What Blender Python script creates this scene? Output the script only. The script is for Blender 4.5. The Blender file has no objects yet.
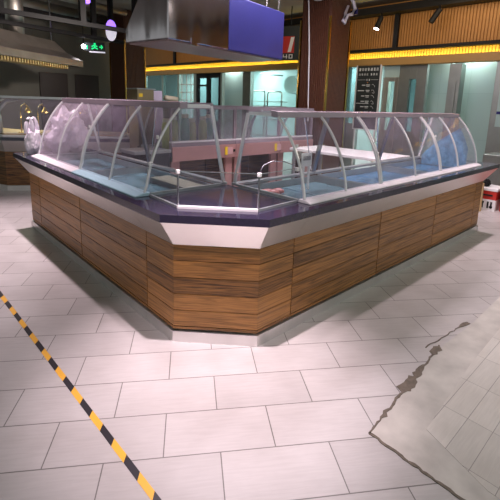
import bpy, bmesh, math, random
from mathutils import Vector, Matrix
random.seed(7)
SC = bpy.context.scene
COL = SC.collection
PI = math.pi

# ------------------------------------------------------------------ camera
cd = bpy.data.cameras.new('camera')
cam = bpy.data.objects.new('camera', cd)
COL.objects.link(cam)
yaw, pitch, roll = 0.8185, -0.1932, 0.0316
cy, sy, cp, sp = math.cos(yaw), math.sin(yaw), math.cos(pitch), math.sin(pitch)
fw = Vector((cy*cp, sy*cp, sp)); rt = Vector((sy, -cy, 0)); up = rt.cross(fw)
r2 = rt*math.cos(roll) + up*math.sin(roll)
u2 = up*math.cos(roll) - rt*math.sin(roll)
m = Matrix((r2, u2, -fw)).transposed().to_4x4()
m.translation = Vector((-1.2464, -1.6121, 1.4777))
cam.matrix_world = m
cd.sensor_width = 36.0
cd.lens = 404.72*36/500
cd.shift_y = -(250-182.39)/500
cd.clip_start = 0.02
SC.camera = cam

# ------------------------------------------------------------------ world, exposure
w = bpy.data.worlds.new('world'); SC.world = w; w.use_nodes = True
w.node_tree.nodes['Background'].inputs[0].default_value = (0.80, 0.90, 0.84, 1)
w.node_tree.nodes['Background'].inputs[1].default_value = 0.44
SC.view_settings.view_transform = 'Standard'
SC.view_settings.look = 'None'
SC.view_settings.exposure = 0.12
SC.view_settings.gamma = 1.0
SC.view_settings.use_curve_mapping = False

# ------------------------------------------------------------------ lights
def spot(name, loc, to, power, color, angle=70, blend=0.5, size=0.04):
    l = bpy.data.lights.new(name, 'SPOT'); l.energy = power; l.color = color
    l.spot_size = math.radians(angle); l.spot_blend = blend; l.shadow_soft_size = size
    o = bpy.data.objects.new(name, l); COL.objects.link(o); o.location = loc
    o.rotation_euler = (Vector(to)-Vector(loc)).to_track_quat('-Z', 'Y').to_euler()
    return o
def area(name, loc, to, power, color, sx, sy_):
    l = bpy.data.lights.new(name, 'AREA'); l.energy = power; l.color = color
    l.shape = 'RECTANGLE'; l.size = sx; l.size_y = sy_
    o = bpy.data.objects.new(name, l); COL.objects.link(o); o.location = loc
    o.rotation_euler = (Vector(to)-Vector(loc)).to_track_quat('-Z', 'Y').to_euler()
    return o
PINK = (1.0, 0.79, 0.86)
spot('corner_spot', (-0.10, -0.20, 3.19), (0.04, -0.04, 0), 620, PINK, 42, 1.0, 0.035)
spot('right_wing_spot', (2.4, 0.13, 3.05), (2.4, 0.05, 0), 130, PINK, 80, 0.9, 0.05)
spot('right_end_spot', (4.6, 0.10, 3.05), (4.5, 0.0, 0), 215, PINK, 85, 0.9, 0.05)
spot('left_wing_spot', (0.03, 2.2, 3.05), (-0.08, 2.2, 0), 190, PINK, 80, 0.9, 0.05)
spot('left_end_spot', (0.05, 3.9, 3.05), (-0.40, 3.45, 0), 420, PINK, 70, 0.9, 0.05)
spot('front_spot', (-0.75, -0.75, 3.05), (0.18, 0.18, 0.35), 150, (1.0, 0.80, 0.86), 32, 1.0, 0.06)
area('hall_fill_light', (0.3, -1.6, 3.3), (0.3, -1.4, 0), 7, (0.86, 1.0, 0.92), 3.0, 2.0)  # added greenish fill above the camera side, no fixture there
area('right_hall_light', (3.6, -2.2, 3.3), (3.6, -2.0, 0), 26, (1.0, 0.94, 0.82), 2.5, 1.5)
area('staff_area_light', (2.2, 1.5, 3.3), (2.2, 1.5, 0), 120, (1.0, 0.86, 0.95), 2.6, 0.8)
spot('far_left_fill_spot', (2.2, 3.1, 2.5), (0.9, 6.8, 2.25), 420, (1.0, 0.88, 0.80), 62, 1.0, 0.1)  # added fill, hidden behind the island hood to brighten the old canopy
area('soffit_fill_light', (5.3, 2.2, 3.45), (7.0, 3.2, 2.9), 30, (1.0, 0.80, 0.55), 4.5, 0.4)  # added fill that warms the ribbed ochre panel
area('far_case_fill_light', (0.75, 6.3, 1.425), (0.75, 6.3, 0), 9, (0.95, 1.0, 0.80), 0.7, 1.2)  # added fill under the case top, lifts the dim far interior
area('soffit_fill_light', (4.9, 8.6, 3.55), (6.4, 9.6, 2.9), 30, (1.0, 0.80, 0.55), 4.5, 0.4)  # second added fill, for the dim left run of the panel

# ------------------------------------------------------------------ materials
def nd(nt, t, **kw):
    n = nt.nodes.new(t)
    for k, v in kw.items(): setattr(n, k, v)
    return n
def principled(name, col, rough=0.5, metal=0.0, emit=None, estr=0.0, spec=0.5, coat=0.0, noise=0.0, nscale=8.0, trans=0.0, alpha=1.0):
    mt = bpy.data.materials.new(name); mt.use_nodes = True
    nt = mt.node_tree; b = nt.nodes['Principled BSDF']
    b.inputs['Base Color'].default_value = (*col, 1)
    b.inputs['Roughness'].default_value = rough
    b.inputs['Metallic'].default_value = metal
    b.inputs['Specular IOR Level'].default_value = spec
    b.inputs['Coat Weight'].default_value = coat
    b.inputs['Transmission Weight'].default_value = trans
    b.inputs['Alpha'].default_value = alpha
    if emit:
        b.inputs['Emission Color'].default_value = (*emit, 1); b.inputs['Emission Strength'].default_value = estr
    tc = nd(nt, 'ShaderNodeNewGeometry')
    nz = nd(nt, 'ShaderNodeTexNoise'); nz.inputs['Scale'].default_value = nscale; nz.inputs['Detail'].default_value = 4
    nt.links.new(tc.outputs['Position'], nz.inputs['Vector'])
    mx = nd(nt, 'ShaderNodeMix', data_type='RGBA', blend_type='MULTIPLY')
    mx.inputs[0].default_value = noise if noise else 0.12
    mx.inputs[6].default_value = (*col, 1)
    rp = nd(nt, 'ShaderNodeValToRGB'); rp.color_ramp.elements[0].position = 0.3; rp.color_ramp.elements[1].position = 0.7
    rp.color_ramp.elements[0].color = (0.55, 0.55, 0.55, 1); rp.color_ramp.elements[1].color = (1, 1, 1, 1)
    nt.links.new(nz.outputs['Fac'], rp.inputs[0]); nt.links.new(rp.outputs[0], mx.inputs[7])
    nt.links.new(mx.outputs[2], b.inputs['Base Color'])
    return mt

def steel(name, col, rough=0.3, wave=0.0):
    mt = principled(name, col, rough, 1.0, noise=0.25, nscale=5)
    nt = mt.node_tree; b = nt.nodes['Principled BSDF']
    g = nd(nt, 'ShaderNodeNewGeometry'); mp = nd(nt, 'ShaderNodeMapping'); mp.inputs['Scale'].default_value = (90, 90, 3) if wave == 0 else (1.7, 1.7, 0.30)
    nz = nd(nt, 'ShaderNodeTexNoise'); nz.inputs['Scale'].default_value = 1.5
    nt.links.new(g.outputs['Position'], mp.inputs[0]); nt.links.new(mp.outputs[0], nz.inputs['Vector'])
    bp = nd(nt, 'ShaderNodeBump'); bp.inputs['Strength'].default_value = 0.08 if wave == 0 else wave
    bp.inputs['Distance'].default_value = 0.01 if wave == 0 else 0.1
    nt.links.new(nz.outputs['Fac'], bp.inputs['Height']); nt.links.new(bp.outputs[0], b.inputs['Normal'])
    return mt

def glass(name, tint=(0.985, 0.99, 0.99), haze=0.03, hazecol=(0.8, 0.72, 0.82)):
    mt = bpy.data.materials.new(name); mt.use_nodes = True
    nt = mt.node_tree; nt.nodes.remove(nt.nodes['Principled BSDF']); out = nt.nodes['Material Output']
    t = nd(nt, 'ShaderNodeBsdfTransparent'); t.inputs[0].default_value = (*tint, 1)
    gl = nd(nt, 'ShaderNodeBsdfGlossy'); gl.inputs['Roughness'].default_value = 0.04
    df = nd(nt, 'ShaderNodeBsdfDiffuse'); df.inputs[0].default_value = (*hazecol, 1)
    fr = nd(nt, 'ShaderNodeFresnel'); fr.inputs['IOR'].default_value = 1.42
    g = nd(nt, 'ShaderNodeNewGeometry'); nz = nd(nt, 'ShaderNodeTexNoise'); nz.inputs['Scale'].default_value = 6; nz.inputs['Detail'].default_value = 6
    nt.links.new(g.outputs['Position'], nz.inputs['Vector'])
    mu = nd(nt, 'ShaderNodeMath', operation='MULTIPLY'); mu.inputs[1].default_value = haze
    nt.links.new(nz.outputs['Fac'], mu.inputs[0])
    m1 = nd(nt, 'ShaderNodeMixShader'); m2 = nd(nt, 'ShaderNodeMixShader')
    nt.links.new(mu.outputs[0], m1.inputs[0]); nt.links.new(t.outputs[0], m1.inputs[1]); nt.links.new(df.outputs[0], m1.inputs[2])
    bk = nd(nt, 'ShaderNodeMath', operation='SUBTRACT'); bk.inputs[0].default_value = 1.0; nt.links.new(g.outputs['Backfacing'], bk.inputs[1])
    fb = nd(nt, 'ShaderNodeMath', operation='MULTIPLY'); nt.links.new(fr.outputs[0], fb.inputs[0]); nt.links.new(bk.outputs[0], fb.inputs[1])
    nt.links.new(fb.outputs[0], m2.inputs[0]); nt.links.new(m1.outputs[0], m2.inputs[1]); nt.links.new(gl.outputs[0], m2.inputs[2])
    nt.links.new(m2.outputs[0], out.inputs['Surface'])
    return mt

def wood(name, dark, light, row=0.1075, z0=0.104, rough=0.42):
    mt = bpy.data.materials.new(name); mt.use_nodes = True
    nt = mt.node_tree; b = nt.nodes['Principled BSDF']; b.inputs['Roughness'].default_value = rough
    L = nt.links.new
    g = nd(nt, 'ShaderNodeNewGeometry'); sx = nd(nt, 'ShaderNodeSeparateXYZ'); L(g.outputs['Position'], sx.inputs[0])
    h = nd(nt, 'ShaderNodeMath', operation='SUBTRACT'); L(sx.outputs[0], h.inputs[0]); L(sx.outputs[1], h.inputs[1])
    zr = nd(nt, 'ShaderNodeMath', operation='SUBTRACT'); L(sx.outputs[2], zr.inputs[0]); zr.inputs[1].default_value = z0
    zd = nd(nt, 'ShaderNodeMath', operation='DIVIDE'); L(zr.outputs[0], zd.inputs[0]); zd.inputs[1].default_value = row
    fl = nd(nt, 'ShaderNodeMath', operation='FLOOR'); L(zd.outputs[0], fl.inputs[0])
    oi = nd(nt, 'ShaderNodeObjectInfo')
    sd = nd(nt, 'ShaderNodeCombineXYZ'); L(fl.outputs[0], sd.inputs[0]); L(oi.outputs['Random'], sd.inputs[1])
    wn = nd(nt, 'ShaderNodeTexWhiteNoise', noise_dimensions='3D'); L(sd.outputs[0], wn.inputs['Vector'])
    off = nd(nt, 'ShaderNodeMath', operation='MULTIPLY'); L(wn.outputs['Value'], off.inputs[0]); off.inputs[1].default_value = 37
    hs = nd(nt, 'ShaderNodeMath', operation='MULTIPLY'); L(h.outputs[0], hs.inputs[0]); hs.inputs[1].default_value = 0.8
    zs = nd(nt, 'ShaderNodeMath', operation='MULTIPLY'); L(sx.outputs[2], zs.inputs[0]); zs.inputs[1].default_value = 24
    cv = nd(nt, 'ShaderNodeCombineXYZ'); L(hs.outputs[0], cv.inputs[0]); L(off.outputs[0], cv.inputs[1]); L(zs.outputs[0], cv.inputs[2])
    n1 = nd(nt, 'ShaderNodeTexNoise'); n1.inputs['Scale'].default_value = 1.0; n1.inputs['Detail'].default_value = 2; n1.inputs['Distortion'].default_value = 1.2
    L(cv.outputs[0], n1.inputs['Vector'])
    # ring-like figure
    mm = nd(nt, 'ShaderNodeMath', operation='MULTIPLY'); L(n1.outputs['Fac'], mm.inputs[0]); mm.inputs[1].default_value = 34
    sn = nd(nt, 'ShaderNodeMath', operation='SINE'); L(mm.outputs[0], sn.inputs[0])
    n2 = nd(nt, 'ShaderNodeTexNoise'); n2.inputs['Scale'].default_value = 6.0; n2.inputs['Detail'].default_value = 8; n2.inputs['Roughness'].default_value = 0.65
    L(cv.outputs[0], n2.inputs['Vector'])
    ad = nd(nt, 'ShaderNodeMath', operation='MULTIPLY_ADD'); L(sn.outputs[0], ad.inputs[0]); ad.inputs[1].default_value = 0.13; L(n2.outputs['Fac'], ad.inputs[2])
    at_ = nd(nt, 'ShaderNodeAttribute'); at_.attribute_name = 'tone'
    a2 = nd(nt, 'ShaderNodeMath', operation='MULTIPLY_ADD'); L(at_.outputs['Fac'], a2.inputs[0]); a2.inputs[1].default_value = 0.46; L(ad.outputs[0], a2.inputs[2])
    rp = nd(nt, 'ShaderNodeValToRGB'); e = rp.color_ramp.elements
    e[0].position = 0.31; e[0].color = (*dark, 1); e[1].position = 1.0; e[1].color = (*light, 1)
    L(a2.outputs[0], rp.inputs[0]); L(rp.outputs[0], b.inputs['Base Color'])
    bp = nd(nt, 'ShaderNodeBump'); bp.inputs['Strength'].default_value = 0.15; bp.inputs['Distance'].default_value = 0.002
    L(n2.outputs['Fac'], bp.inputs['Height']); L(bp.outputs[0], b.inputs['Normal'])
    return mt

M = {}
M['wood'] = wood('teak_board', (0.030, 0.011, 0.004), (0.46, 0.205, 0.055))
M['cream'] = principled('cream_steel_fascia', (0.82, 0.79, 0.77), 0.33, 0.92, noise=0.1)
M['plinth'] = principled('brushed_plinth_steel', (0.80, 0.78, 0.77), 0.3, 0.8, noise=0.25, nscale=6)
M['black'] = principled('black_shadow_gap', (0.012, 0.012, 0.012), 0.7)
M['granite'] = principled('dark_granite', (0.032, 0.025, 0.055), 0.08, noise=0.7, nscale=60, coat=0.35)
M['rib'] = principled('polished_steel_rib', (0.92, 0.89, 0.91), 0.14, 0.35, noise=0.2)
M['rail'] = principled('lilac_steel_rail', (0.44, 0.35, 0.41), 0.25, 0.4, noise=0.25)
M['whiterail'] = principled('white_base_rail', (0.80, 0.77, 0.80), 0.3)
M['bluerail'] = principled('pale_blue_rail', (0.40, 0.60, 0.68), 0.3)  # pale blue base rail of the near left case
M['glass'] = glass('sheen_tinted_showcase_glass', haze=0.15, hazecol=(0.72, 0.60, 0.80))  # lilac haze colour stands in for reflections of purple lights
M['filmglass'] = glass('film_covered_glass', (0.97, 0.96, 0.975), 0.32, (0.82, 0.68, 0.80))
M['edgeglass'] = glass('greenish_low_glass', (0.95, 0.98, 0.98), 0.02)
M['tray'] = principled('steel_tray', (0.42, 0.44, 0.45), 0.3, 0.5, noise=0.3)
M['bluefilm'] = principled('blue_tray_film', (0.07, 0.20, 0.36), 0.18, noise=0.9, nscale=9)
M['tealfilm'] = principled('teal_tray_film', (0.13, 0.25, 0.30), 0.2, noise=0.8, nscale=7)
M['brightfilm'] = principled('bright_blue_film', (0.20, 0.42, 0.66), 0.2, noise=1.0, nscale=22)
M['beige'] = principled('beige_tray_lining', (0.30, 0.27, 0.20), 0.4)
M['strut'] = steel('thin_strut_steel', (0.6, 0.58, 0.6), 0.25)
M['darkstrut'] = steel('dark_post_steel', (0.30, 0.29, 0.31), 0.3)
M['pinksteel'] = principled('rosy_steel_front', (0.58, 0.31, 0.30), 0.33, 0.25, noise=0.3, nscale=3)
M['hood'] = steel('hood_steel', (0.62, 0.54, 0.60), 0.13, wave=0.35)
M['hoodblue'] = principled('blue_film_on_steel', (0.040, 0.042, 0.20), 0.28, 0.4, noise=0.5, nscale=2)
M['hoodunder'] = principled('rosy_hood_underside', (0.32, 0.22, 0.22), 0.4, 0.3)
M['oldhood'] = principled('old_hood_steel', (0.36, 0.31, 0.27), 0.3, 0.7, noise=0.5, nscale=4)
M['brass'] = principled('gold_trim', (0.75, 0.50, 0.14), 0.22, 1.0)
M['colwood'] = principled('dark_red_brown_slat', (0.115, 0.042, 0.023), 0.36, noise=0.8, nscale=30)
M['goldpanel'] = principled('ochre_ribbed_panel', (0.44, 0.195, 0.042), 0.5, noise=0.2)
M['coveglow'] = principled('painted_glow_cove_panel', (0.72, 0.50, 0.13), 0.5, noise=0.1)  # lighter copy of the ochre panel, strip light's glow put into its colour
M['tan'] = principled('tan_lip', (0.42, 0.24, 0.07), 0.45)
M['blacksteel'] = principled('black_painted_steel', (0.010, 0.009, 0.010), 0.5, spec=0.2)
M['led'] = principled('warm_led_strip', (1, 0.8, 0.3), 0.5, emit=(1.0, 0.80, 0.12), estr=22.0)
M['lampglow'] = principled('lit_lamp_lens', (1, 1, 1), 0.4, emit=(1.0, 0.92, 1.0), estr=30.0)
M['purpleglow'] = principled('purple_lamp_face', (0.4, 0.2, 1.0), 0.4, emit=(0.33, 0.16, 1.0), estr=1.6)
M['whiteglow'] = principled('white_lamp_face', (0.9, 0.85, 0.95), 0.4, emit=(0.9, 0.85, 1.0), estr=0.55)
M['greenglow'] = principled('green_exit_pictogram', (0.0, 0.6, 0.2), 0.4, emit=(0.02, 0.75, 0.22), estr=1.0)
M['darkwall'] = principled('dark_olive_wall', (0.15, 0.14, 0.115), 0.6)
M['darkbrown'] = principled('dark_brown_door', (0.035, 0.022, 0.018), 0.5)
M['ceiling'] = principled('grey_ceiling', (0.28, 0.25, 0.22), 0.8)
M['duct'] = steel('galvanised_duct', (0.45, 0.42, 0.38), 0.45)
M['doorsteel'] = steel('door_frame_steel', (0.50, 0.46, 0.40), 0.33)
M['greysteel'] = steel('grey_pillar_steel', (0.33, 0.35, 0.32), 0.4)
M['window'] = glass('window_glass', (0.86, 0.93, 0.93), 0.02, (0.7, 0.85, 0.85))
M['darkwindow'] = glass('dim_window_glass', (0.52, 0.62, 0.64), 0.03, (0.5, 0.65, 0.66))
M['board'] = principled('slate_black_board', (0.022, 0.028, 0.030), 0.5)
M['chalk'] = principled('white_lettering', (0.82, 0.84, 0.82), 0.6)
M['orange'] = principled('orange_mark', (0.7, 0.25, 0.05), 0.6)
M['white'] = principled('white_card', (0.82, 0.80, 0.80), 0.5)
M['lilac'] = principled('lilac_sheet', (0.62, 0.56, 0.70), 0.5)
M['yellow'] = principled('yellow_sticker', (0.90, 0.62, 0.03), 0.45)
M['pinkcard'] = principled('pink_card', (0.70, 0.42, 0.44), 0.5)
M['red'] = principled('red_plastic', (0.55, 0.03, 0.02), 0.4)
M['redbright'] = principled('bright_red_bin', (0.60, 0.06, 0.035), 0.4)
M['blackink'] = principled('black_ink', (0.01, 0.01, 0.01), 0.6)
M['plank'] = principled('raw_timber_board', (0.50, 0.34, 0.17), 0.6, noise=0.3)
M['jar'] = principled('yellow_green_jar', (0.52, 0.55, 0.20), 0.3, noise=0.4)
M['jarteal'] = principled('teal_jar', (0.20, 0.42, 0.36), 0.3, noise=0.3)
M['jarlid'] = principled('pale_jar_lid', (0.65, 0.62, 0.48), 0.4)
M['meat'] = principled('pink_flesh', (0.62, 0.20, 0.18), 0.4, noise=0.6, nscale=60)
M['bag'] = principled('white_plastic_bag', (0.80, 0.74, 0.82), 0.35, noise=0.15, trans=0.0)
M['cement'] = principled('grey_cement', (0.62, 0.59, 0.54), 0.75, noise=0.6, nscale=7)
M['dirt'] = principled('brown_broken_mortar', (0.20, 0.165, 0.13), 0.9, noise=0.8, nscale=40)
M['cream2'] = principled('cream_tube', (0.75, 0.68, 0.5), 0.5)
M['grille'] = principled('brass_baffle', (0.75, 0.55, 0.26), 0.35, 0.7, emit=None)
M['kettle'] = steel('brown_steel', (0.42, 0.33, 0.22), 0.3)

def tile_wall(name, col, line, bw, rh):
    mt = principled(name, col, 0.3)
    nt = mt.node_tree; b = nt.nodes['Principled BSDF']; L = nt.links.new
    g = nd(nt, 'ShaderNodeNewGeometry'); sx = nd(nt, 'ShaderNodeSeparateXYZ'); L(g.outputs['Position'], sx.inputs[0])
    ad = nd(nt, 'ShaderNodeMath', operation='SUBTRACT'); L(sx.outputs[1], ad.inputs[0]); L(sx.outputs[0], ad.inputs[1])
    cv = nd(nt, 'ShaderNodeCombineXYZ'); L(ad.outputs[0], cv.inputs[0]); L(sx.outputs[2], cv.inputs[1])
    bt = nd(nt, 'ShaderNodeTexBrick'); bt.offset = 0.0; bt.inputs['Scale'].default_value = 1
    bt.inputs['Brick Width'].default_value = bw; bt.inputs['Row Height'].default_value = rh; bt.inputs['Mortar Size'].default_value = 0.004
    bt.inputs['Color1'].default_value = (*col, 1); bt.inputs['Color2'].default_value = (*[c*0.93 for c in col], 1); bt.inputs['Mortar'].default_value = (*line, 1)
    L(cv.outputs[0], bt.inputs['Vector']); L(bt.outputs['Color'], b.inputs['Base Color'])
    return mt
M['aqua'] = tile_wall('aqua_wall_tile', (0.44, 0.59, 0.57), (0.36, 0.50, 0.49), 0.6, 0.9)

def floor_mat(name, ang, bw, rh, du, dv, col, offs=0.5, mort=0.0028, mcol=(0.20, 0.19, 0.18)):
    mt = bpy.data.materials.new(name); mt.use_nodes = True
    nt = mt.node_tree; b = nt.nodes['Principled BSDF']; L = nt.links.new
    g = nd(nt, 'ShaderNodeNewGeometry'); mp = nd(nt, 'ShaderNodeMapping')
    mp.inputs['Rotation'].default_value = (0, 0, -ang); mp.inputs['Location'].default_value = (du, dv, 0)
    L(g.outputs['Position'], mp.inputs[0])
    bt = nd(nt, 'ShaderNodeTexBrick'); bt.offset = offs; bt.offset_frequency = 2; bt.squash = 1
    bt.inputs['Scale'].default_value = 1; bt.inputs['Brick Width'].default_value = bw; bt.inputs['Row Height'].default_value = rh
    bt.inputs['Mortar Size'].default_value = mort; bt.inputs['Mortar Smooth'].default_value = 0.2
    bt.inputs['Color1'].default_value = (*col, 1); bt.inputs['Color2'].default_value = (*[c*0.9 for c in col], 1)
    bt.inputs['Mortar'].default_value = (*mcol, 1)
    L(mp.outputs[0], bt.inputs['Vector'])
    # fine ripple along each tile
    m2 = nd(nt, 'ShaderNodeMapping'); m2.inputs['Scale'].default_value = (7, 90, 1); L(mp.outputs[0], m2.inputs[0])
    nz = nd(nt, 'ShaderNodeTexNoise'); nz.inputs['Scale'].default_value = 1.0; nz.inputs['Detail'].default_value = 3; nz.inputs['Distortion'].default_value = 0.6
    L(m2.outputs[0], nz.inputs['Vector'])
    n3 = nd(nt, 'ShaderNodeTexNoise'); n3.inputs['Scale'].default_value = 3.0; n3.inputs['Detail'].default_value = 5; L(mp.outputs[0], n3.inputs['Vector'])
    rp = nd(nt, 'ShaderNodeValToRGB'); rp.color_ramp.elements[0].color = (0.92, 0.92, 0.92, 1); rp.color_ramp.elements[1].color = (1, 1, 1, 1)
    rp.color_ramp.elements[0].position = 0.35; rp.color_ramp.elements[1].position = 0.62
    L(nz.outputs['Fac'], rp.inputs[0])
    rq = nd(nt, 'ShaderNodeValToRGB'); rq.color_ramp.elements[0].color = (0.86, 0.85, 0.84, 1); rq.color_ramp.elements[1].color = (1, 1, 1, 1)
    rq.color_ramp.elements[0].position = 0.3; rq.color_ramp.elements[1].position = 0.6
    L(n3.outputs['Fac'], rq.inputs[0])
    x1 = nd(nt, 'ShaderNodeMix', data_type='RGBA', blend_type='MULTIPLY'); x1.inputs[0].default_value = 0.8
    x2 = nd(nt, 'ShaderNodeMix', data_type='RGBA', blend_type='MULTIPLY'); x2.inputs[0].default_value = 0.9
    L(bt.outputs['Color'], x1.inputs[6]); L(rp.outputs[0], x1.inputs[7]); L(x1.outputs[2], x2.inputs[6]); L(rq.outputs[0], x2.inputs[7])
    L(x2.outputs[2], b.inputs['Base Color'])
    b.inputs['Roughness'].default_value = 0.38; b.inputs['Specular IOR Level'].default_value = 0.35
    inv = nd(nt, 'ShaderNodeMath', operation='MULTIPLY_ADD'); L(bt.outputs['Fac'], inv.inputs[0]); inv.inputs[1].default_value = -2.0; L(nz.outputs['Fac'], inv.inputs[2])
    bp = nd(nt, 'ShaderNodeBump'); bp.inputs['Strength'].default_value = 0.25; bp.inputs['Distance'].default_value = 0.002
    L(inv.outputs[0], bp.inputs['Height']); L(bp.outputs[0], b.inputs['Normal'])
    return mt
TA = math.radians(-34.4)
# in the tile frame u = x cos(TA)+y sin(TA), v = -x sin(TA)+y cos(TA); joints measured on the floor
M['floor'] = floor_mat('beige_floor_tile', TA, 0.4845, 0.248, -0.261+0.2423+0.4845*20, 0.551+0.248*40, (0.56, 0.535, 0.525))
M['patchtile'] = floor_mat('pale_small_tile', 0.0, 0.30, 0.111, 8.27, 40*0.111+0.994, (0.68, 0.65, 0.60), 0.0, 0.0016, (0.33, 0.31, 0.29))

def tape_mat():
    mt = principled('hazard_tape', (0.85, 0.45, 0.04), 0.35)
    nt = mt.node_tree; b = nt.nodes['Principled BSDF']; L = nt.links.new
    g = nd(nt, 'ShaderNodeNewGeometry'); sx = nd(nt, 'ShaderNodeSeparateXYZ'); L(g.outputs['Position'], sx.inputs[0])
    a = nd(nt, 'ShaderNodeMath', operation='MULTIPLY_ADD'); L(sx.outputs[0], a.inputs[0]); a.inputs[1].default_value = -1.1; L(sx.outputs[1], a.inputs[2])
    a0 = nd(nt, 'ShaderNodeMath', operation='ADD'); L(a.outputs[0], a0.inputs[0]); a0.inputs[1].default_value = -1.678-0.737+0.231*40
    d = nd(nt, 'ShaderNodeMath', operation='DIVIDE'); L(a0.outputs[0], d.inputs[0]); d.inputs[1].default_value = 0.231
    f = nd(nt, 'ShaderNodeMath', operation='FRACT'); L(d.outputs[0], f.inputs[0])
    gt = nd(nt, 'ShaderNodeMath', operation='LESS_THAN'); L(f.outputs[0], gt.inputs[0]); gt.inputs[1].default_value = 0.5
    mx = nd(nt, 'ShaderNodeMix', data_type='RGBA'); L(gt.outputs[0], mx.inputs[0])
    mx.inputs[6].default_value = (0.85, 0.45, 0.05, 1); mx.inputs[7].default_value = (0.022, 0.02, 0.026, 1)
    L(mx.outputs[2], b.inputs['Base Color'])
    return mt
M['tape'] = tape_mat()

# ------------------------------------------------------------------ mesh helpers
class MB:
    def __init__(s): s.v = []; s.f = []; s.tone = {}
    def loft(s, loops, cap=True, closed=True):
        n = len(loops[0]); b0 = len(s.v)
        for lp in loops: s.v += [tuple(p) for p in lp]
        for i in range(len(loops)-1):
            for j in range(n if closed else n-1):
                k = (j+1) % n
                s.f.append((b0+i*n+j, b0+i*n+k, b0+(i+1)*n+k, b0+(i+1)*n+j))
        if cap:
            s.f.append(tuple(b0+j for j in range(n))[::-1])
            s.f.append(tuple(b0+(len(loops)-1)*n+j for j in range(n)))
        return s
    def box(s, x0, x1, y0, y1, z0, z1):
        return s.loft([[(x0,y0,z0),(x1,y0,z0),(x1,y1,z0),(x0,y1,z0)], [(x0,y0,z1),(x1,y0,z1),(x1,y1,z1),(x0,y1,z1)]])
    def poly(s, pts, z0, z1):
        return s.loft([[(x,y,z0) for x,y in pts], [(x,y,z1) for x,y in pts]])
    def wbox(s, W, u0, u1, d0, d1, z0, z1):
        return s.loft([[W(u0,d0,z0),W(u1,d0,z0),W(u1,d1,z0),W(u0,d1,z0)], [W(u0,d0,z1),W(u1,d0,z1),W(u1,d1,z1),W(u0,d1,z1)]])
    def tube(s, path, r, n=8):
        P = [Vector(p) for p in path]; loops = []
        for i, p in enumerate(P):
            t = (P[min(i+1,len(P)-1)]-P[max(i-1,0)]).normalized()
            a = Vector((0,0,1)) if abs(t.z) < 0.9 else Vector((1,0,0))
            x = t.cross(a).normalized(); y = t.cross(x).normalized()
            rr = r[i] if isinstance(r, (list, tuple)) else r
            loops.append([p + x*math.cos(2*PI*k/n)*rr + y*math.sin(2*PI*k/n)*rr for k in range(n)])
        return s.loft(loops)
    def bar(s, a, b, wx, wy, up_=(0,0,1)):
        a, b = Vector(a), Vector(b); t = (b-a).normalized(); u = Vector(up_)
        if abs(t.dot(u)) > 0.95: u = Vector((1,0,0))
        x = t.cross(u).normalized()*wx/2; y = x.normalized().cross(t).normalized()*wy/2
        return s.loft([[a-x-y, a+x-y, a+x+y, a-x+y], [b-x-y, b+x-y, b+x+y, b-x+y]])
    def lathe(s, c, prof, n=16):
        c = Vector(c)
        return s.loft([[c+Vector((r*math.cos(2*PI*k/n), r*math.sin(2*PI*k/n), z)) for k in range(n)] for r, z in prof])
    def build(s, name, mat, parent=None, bevel=0.0, smooth=False, subsurf=0):
        me = bpy.data.meshes.new(name)
        me.from_pydata(s.v, [], s.f)
        bm = bmesh.new(); bm.from_mesh(me); bmesh.ops.recalc_face_normals(bm, faces=bm.faces); bm.to_mesh(me); bm.free()
        me.materials.append(M[mat] if isinstance(mat, str) else mat)
        if s.tone:
            at = me.attributes.new('tone', 'FLOAT', 'POINT')
            for i, v_ in s.tone.items(): at.data[i].value = v_
        if smooth:
            for p in me.polygons: p.use_smooth = True
        o = bpy.data.objects.new(name, me); COL.objects.link(o)
        if parent:
            o.parent = parent
            o.matrix_parent_inverse = Matrix.Translation(parent.location).inverted() if parent.type == 'EMPTY' else Matrix()
        if bevel:
            bv = o.modifiers.new('bevel', 'BEVEL'); bv.width = bevel; bv.segments = 2; bv.limit_method = 'ANGLE'; bv.angle_limit = math.radians(35)
        if subsurf:
            ss = o.modifiers.new('subdivision', 'SUBSURF'); ss.levels = subsurf; ss.render_levels = subsurf
        return o

def tag(o, label, cat, group=None):
    o['label'] = label; o['category'] = cat
    if group: o['group'] = group
    return o
def thing(name, loc, label, cat, group=None):
    o = bpy.data.objects.new(name, None); COL.objects.link(o); o.location = loc; o.empty_display_size = 0.1
    return tag(o, label, cat, group)
def struct(o): o['kind'] = 'structure'; return o

# wing frames: u runs along the counter, d inwards from its timber face
LW = lambda u, d, z: (d, u, z)
# the left wing's glass stands a little higher and further in
LC = lambda u, d, z: (d+(.030*min(1, max(0, (z-.86)/.02)) if d < .5 else 0), u, z+.040*max(0, (z-.87)/.55))
RW = lambda u, d, z: (u, d, z)
BW = lambda u, d, z: (u, 3.40-d, z)          # the rear wing faces away from the camera

C1, C2, LE, RE = 0.3727, 0.3590, 3.3753, 4.1658
ZP, ZW, ZG, ZT = 0.076, 0.635, 0.8038, 0.85
hy = math.hypot(C1, C2)
nx, ny = -C1/hy, -C2/hy
def corner(d):                                # the two chamfer corners of an outline pushed out by d
    k = ny*C1 + d
    return (-d, (k + nx*d)/ny), ((k + ny*d)/nx, -d)

# ------------------------------------------------------------------ floor, walls, ceiling
fm = MB().box(-6, 12, -5, 14, -0.05, 0.0); struct(fm.build('floor', 'floor'))
struct(MB().box(-6, 12, -5, 14, 3.62, 3.70).build('ceiling', 'ceiling'))
struct(MB().box(-6, 4.3, 10.0, 10.15, 0, 3.62).build('wall_left', 'darkwall'))

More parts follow.
